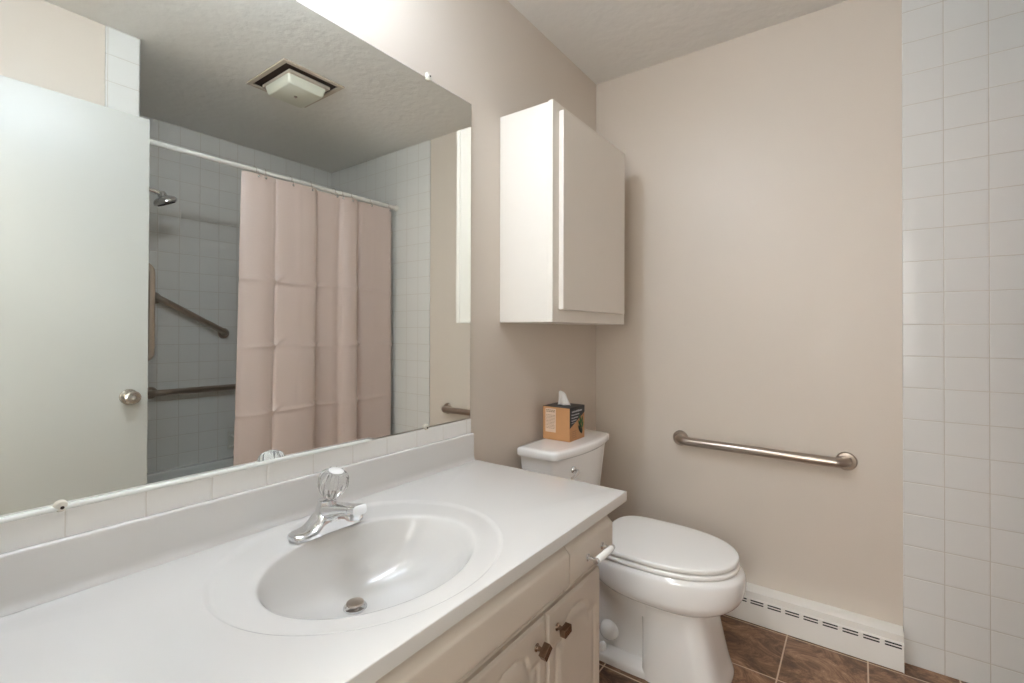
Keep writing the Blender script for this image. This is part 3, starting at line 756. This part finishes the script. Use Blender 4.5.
def fold_x(y):
    return RX-.004+.75*min(fp, key=lambda q: abs(q[0]-y))[1]
HK = [1.219, 1.277, 1.416, 1.536, 1.686, 1.745, 1.805, 1.941, 2.095]
WORD = ['first', 'second', 'third', 'fourth', 'fifth', 'sixth', 'seventh', 'eighth', 'last']
base_ring = None
for i, y in enumerate(HK):
    lab = '%s curtain hook on the rod, counted from the curtain\'s open end in the mirror' % WORD[i]
    if base_ring is None:
        t = thing('curtain_hook', lab, 'curtain hook', (RX, y, RZ2), 'chrome curtain hooks')
        bm = bmesh.new(); pts = []
        for k in range(0, 21):
            a = lerp(-.35*PI, 1.22*PI, k/20); pts.append((.0175*math.cos(a), 0, .0175*math.sin(a)))
        pts += [(-.030, 0, -.014), (-.033, 0, -.026), (-.031, 0, -.034)]
        tube(bm, pts, .0014, 8); build('wire', bm, 'steel', t, smooth=True)
        bm = bmesh.new(); bmesh.ops.create_uvsphere(bm, u_segments=14, v_segments=10, radius=.0070, matrix=Matrix.Translation((-.033, 0, -.037))); build('ball', bm, 'chrome', t, smooth=True)
        base_ring = t
    else:
        t = base_ring.copy(); COL.objects.link(t); t.location = (RX, y, RZ2); t['label'] = lab
        for c in list(base_ring.children):
            k = c.copy(); COL.objects.link(k); k.parent = t
    t.rotation_euler = (0, 0, (-.3, .35, .0, .12, -.2, .3, .1, -.1, .05)[i])

sh = thing('shower_fixture', 'chrome shower head on a bent arm from the tiled wall in the mirror', 'shower head', (1.90, YS, 1.90))
bm = bmesh.new(); lathe(bm, [(0, .0005), (.03, .0005), (.03, .004), (.014, .012), (0, .012)], (0, 0, 0), (0, 1, 0), 28); build('flange', bm, 'chrome', sh, smooth=True)
bm = bmesh.new(); tube(bm, spline([(0, .008, 0), (0, .06, .004), (0, .12, .002), (0, .17, -.008), (0, .222, -.018)], 6), .0125, 16); build('shower_arm', bm, 'chrome', sh, smooth=True)
HA = (0, .42, -.91)
bm = bmesh.new(); lathe(bm, [(0, -.022), (.016, -.022), (.021, -.010), (.023, .0), (.036, .006), (.049, .014), (.056, .024), (.056, .034), (.050, .041), (0, .041)], (0, .232, -.030), HA, 36)
hh = build('head', bm, 'chrome', sh, smooth=True)
bm = bmesh.new(); lathe(bm, [(0, .0415), (.042, .0415), (.040, .044), (0, .0445)], (0, .232, -.030), HA, 28); build('spray_face', bm, 'dark', hh, smooth=True)

sd = thing('soap_dish', 'white ceramic soap dish fixed to the tub tiles beside the curtain', 'soap dish', (A-.008, 1.496, .445))
bm = bmesh.new(); box(bm, -.010, -.0005, -.078, .078, -.055, .055); build('plate', bm, 'ceramic', sd, bevel=.004, seg=3)
bm = bmesh.new(); extrude_y(bm, [(-.0105, -.045), (-.052, -.034), (-.056, -.014), (-.050, -.014), (-.046, -.027), (-.0105, -.033)], -.066, .066); build('tray', bm, 'ceramic', sd, bevel=.002)
bm = bmesh.new(); tube(bm, spline([(-.0105, -.062, .034), (-.034, -.062, .030), (-.042, -.045, .028), (-.042, .045, .028), (-.034, .062, .030), (-.0105, .062, .034)], 5), .007, 12); build('rail', bm, 'ceramic', sd, smooth=True)

# ================================================================== EXHAUST FAN in the ceiling
fx0, fx1, fy0, fy1 = 1.060, 1.425, 1.130, 1.447
ef = thing('exhaust_fan', 'square ceiling exhaust fan with pale lens cover, seen in the mirror', 'exhaust fan', ((fx0+fx1)/2, (fy0+fy1)/2, H))
hx_, hy_ = (fx1-fx0)/2, (fy1-fy0)/2
bm = bmesh.new(); b_ = .022
for q in ((-hx_, hx_, -hy_, -hy_+b_), (-hx_, hx_, hy_-b_, hy_), (-hx_, -hx_+b_, -hy_+b_, hy_-b_), (hx_-b_, hx_, -hy_+b_, hy_-b_)): box(bm, q[0], q[1], q[2], q[3], -.009, -.0008)
build('frame', bm, 'fanframe', ef, bevel=.002)
bm = bmesh.new(); box(bm, -hx_+b_, hx_-b_, -hy_+b_, hy_-b_, -.0018, -.0006); build('housing', bm, 'dark', ef)
bm = bmesh.new(); box(bm, -hx_+.056, hx_-.052, -hy_+.056, hy_-.046, -.020, -.006); build('inner_plate', bm, 'fanframe', ef, bevel=.002)
bm = bmesh.new(); a, b_ = .112, .100
loft(bm, [rrect(-a, a, -b_, b_, .014, -.0205), rrect(-a, a, -b_, b_, .014, -.026), rrect(-a+.006, a-.006, -b_+.006, b_-.006, .016, -.056), rrect(-a+.012, a-.012, -b_+.012, b_-.012, .016, -.062)])
ln = build('lens_cover', bm, 'lens', ef, smooth=True, angle=40)
bm = bmesh.new(); lathe(bm, [(0, 0), (.008, 0), (.008, .004), (.004, .007), (0, .007)], (0, 0, -.0622), (0, 0, -1), 18); build('cover_nut', bm, 'steel', ln, smooth=True)
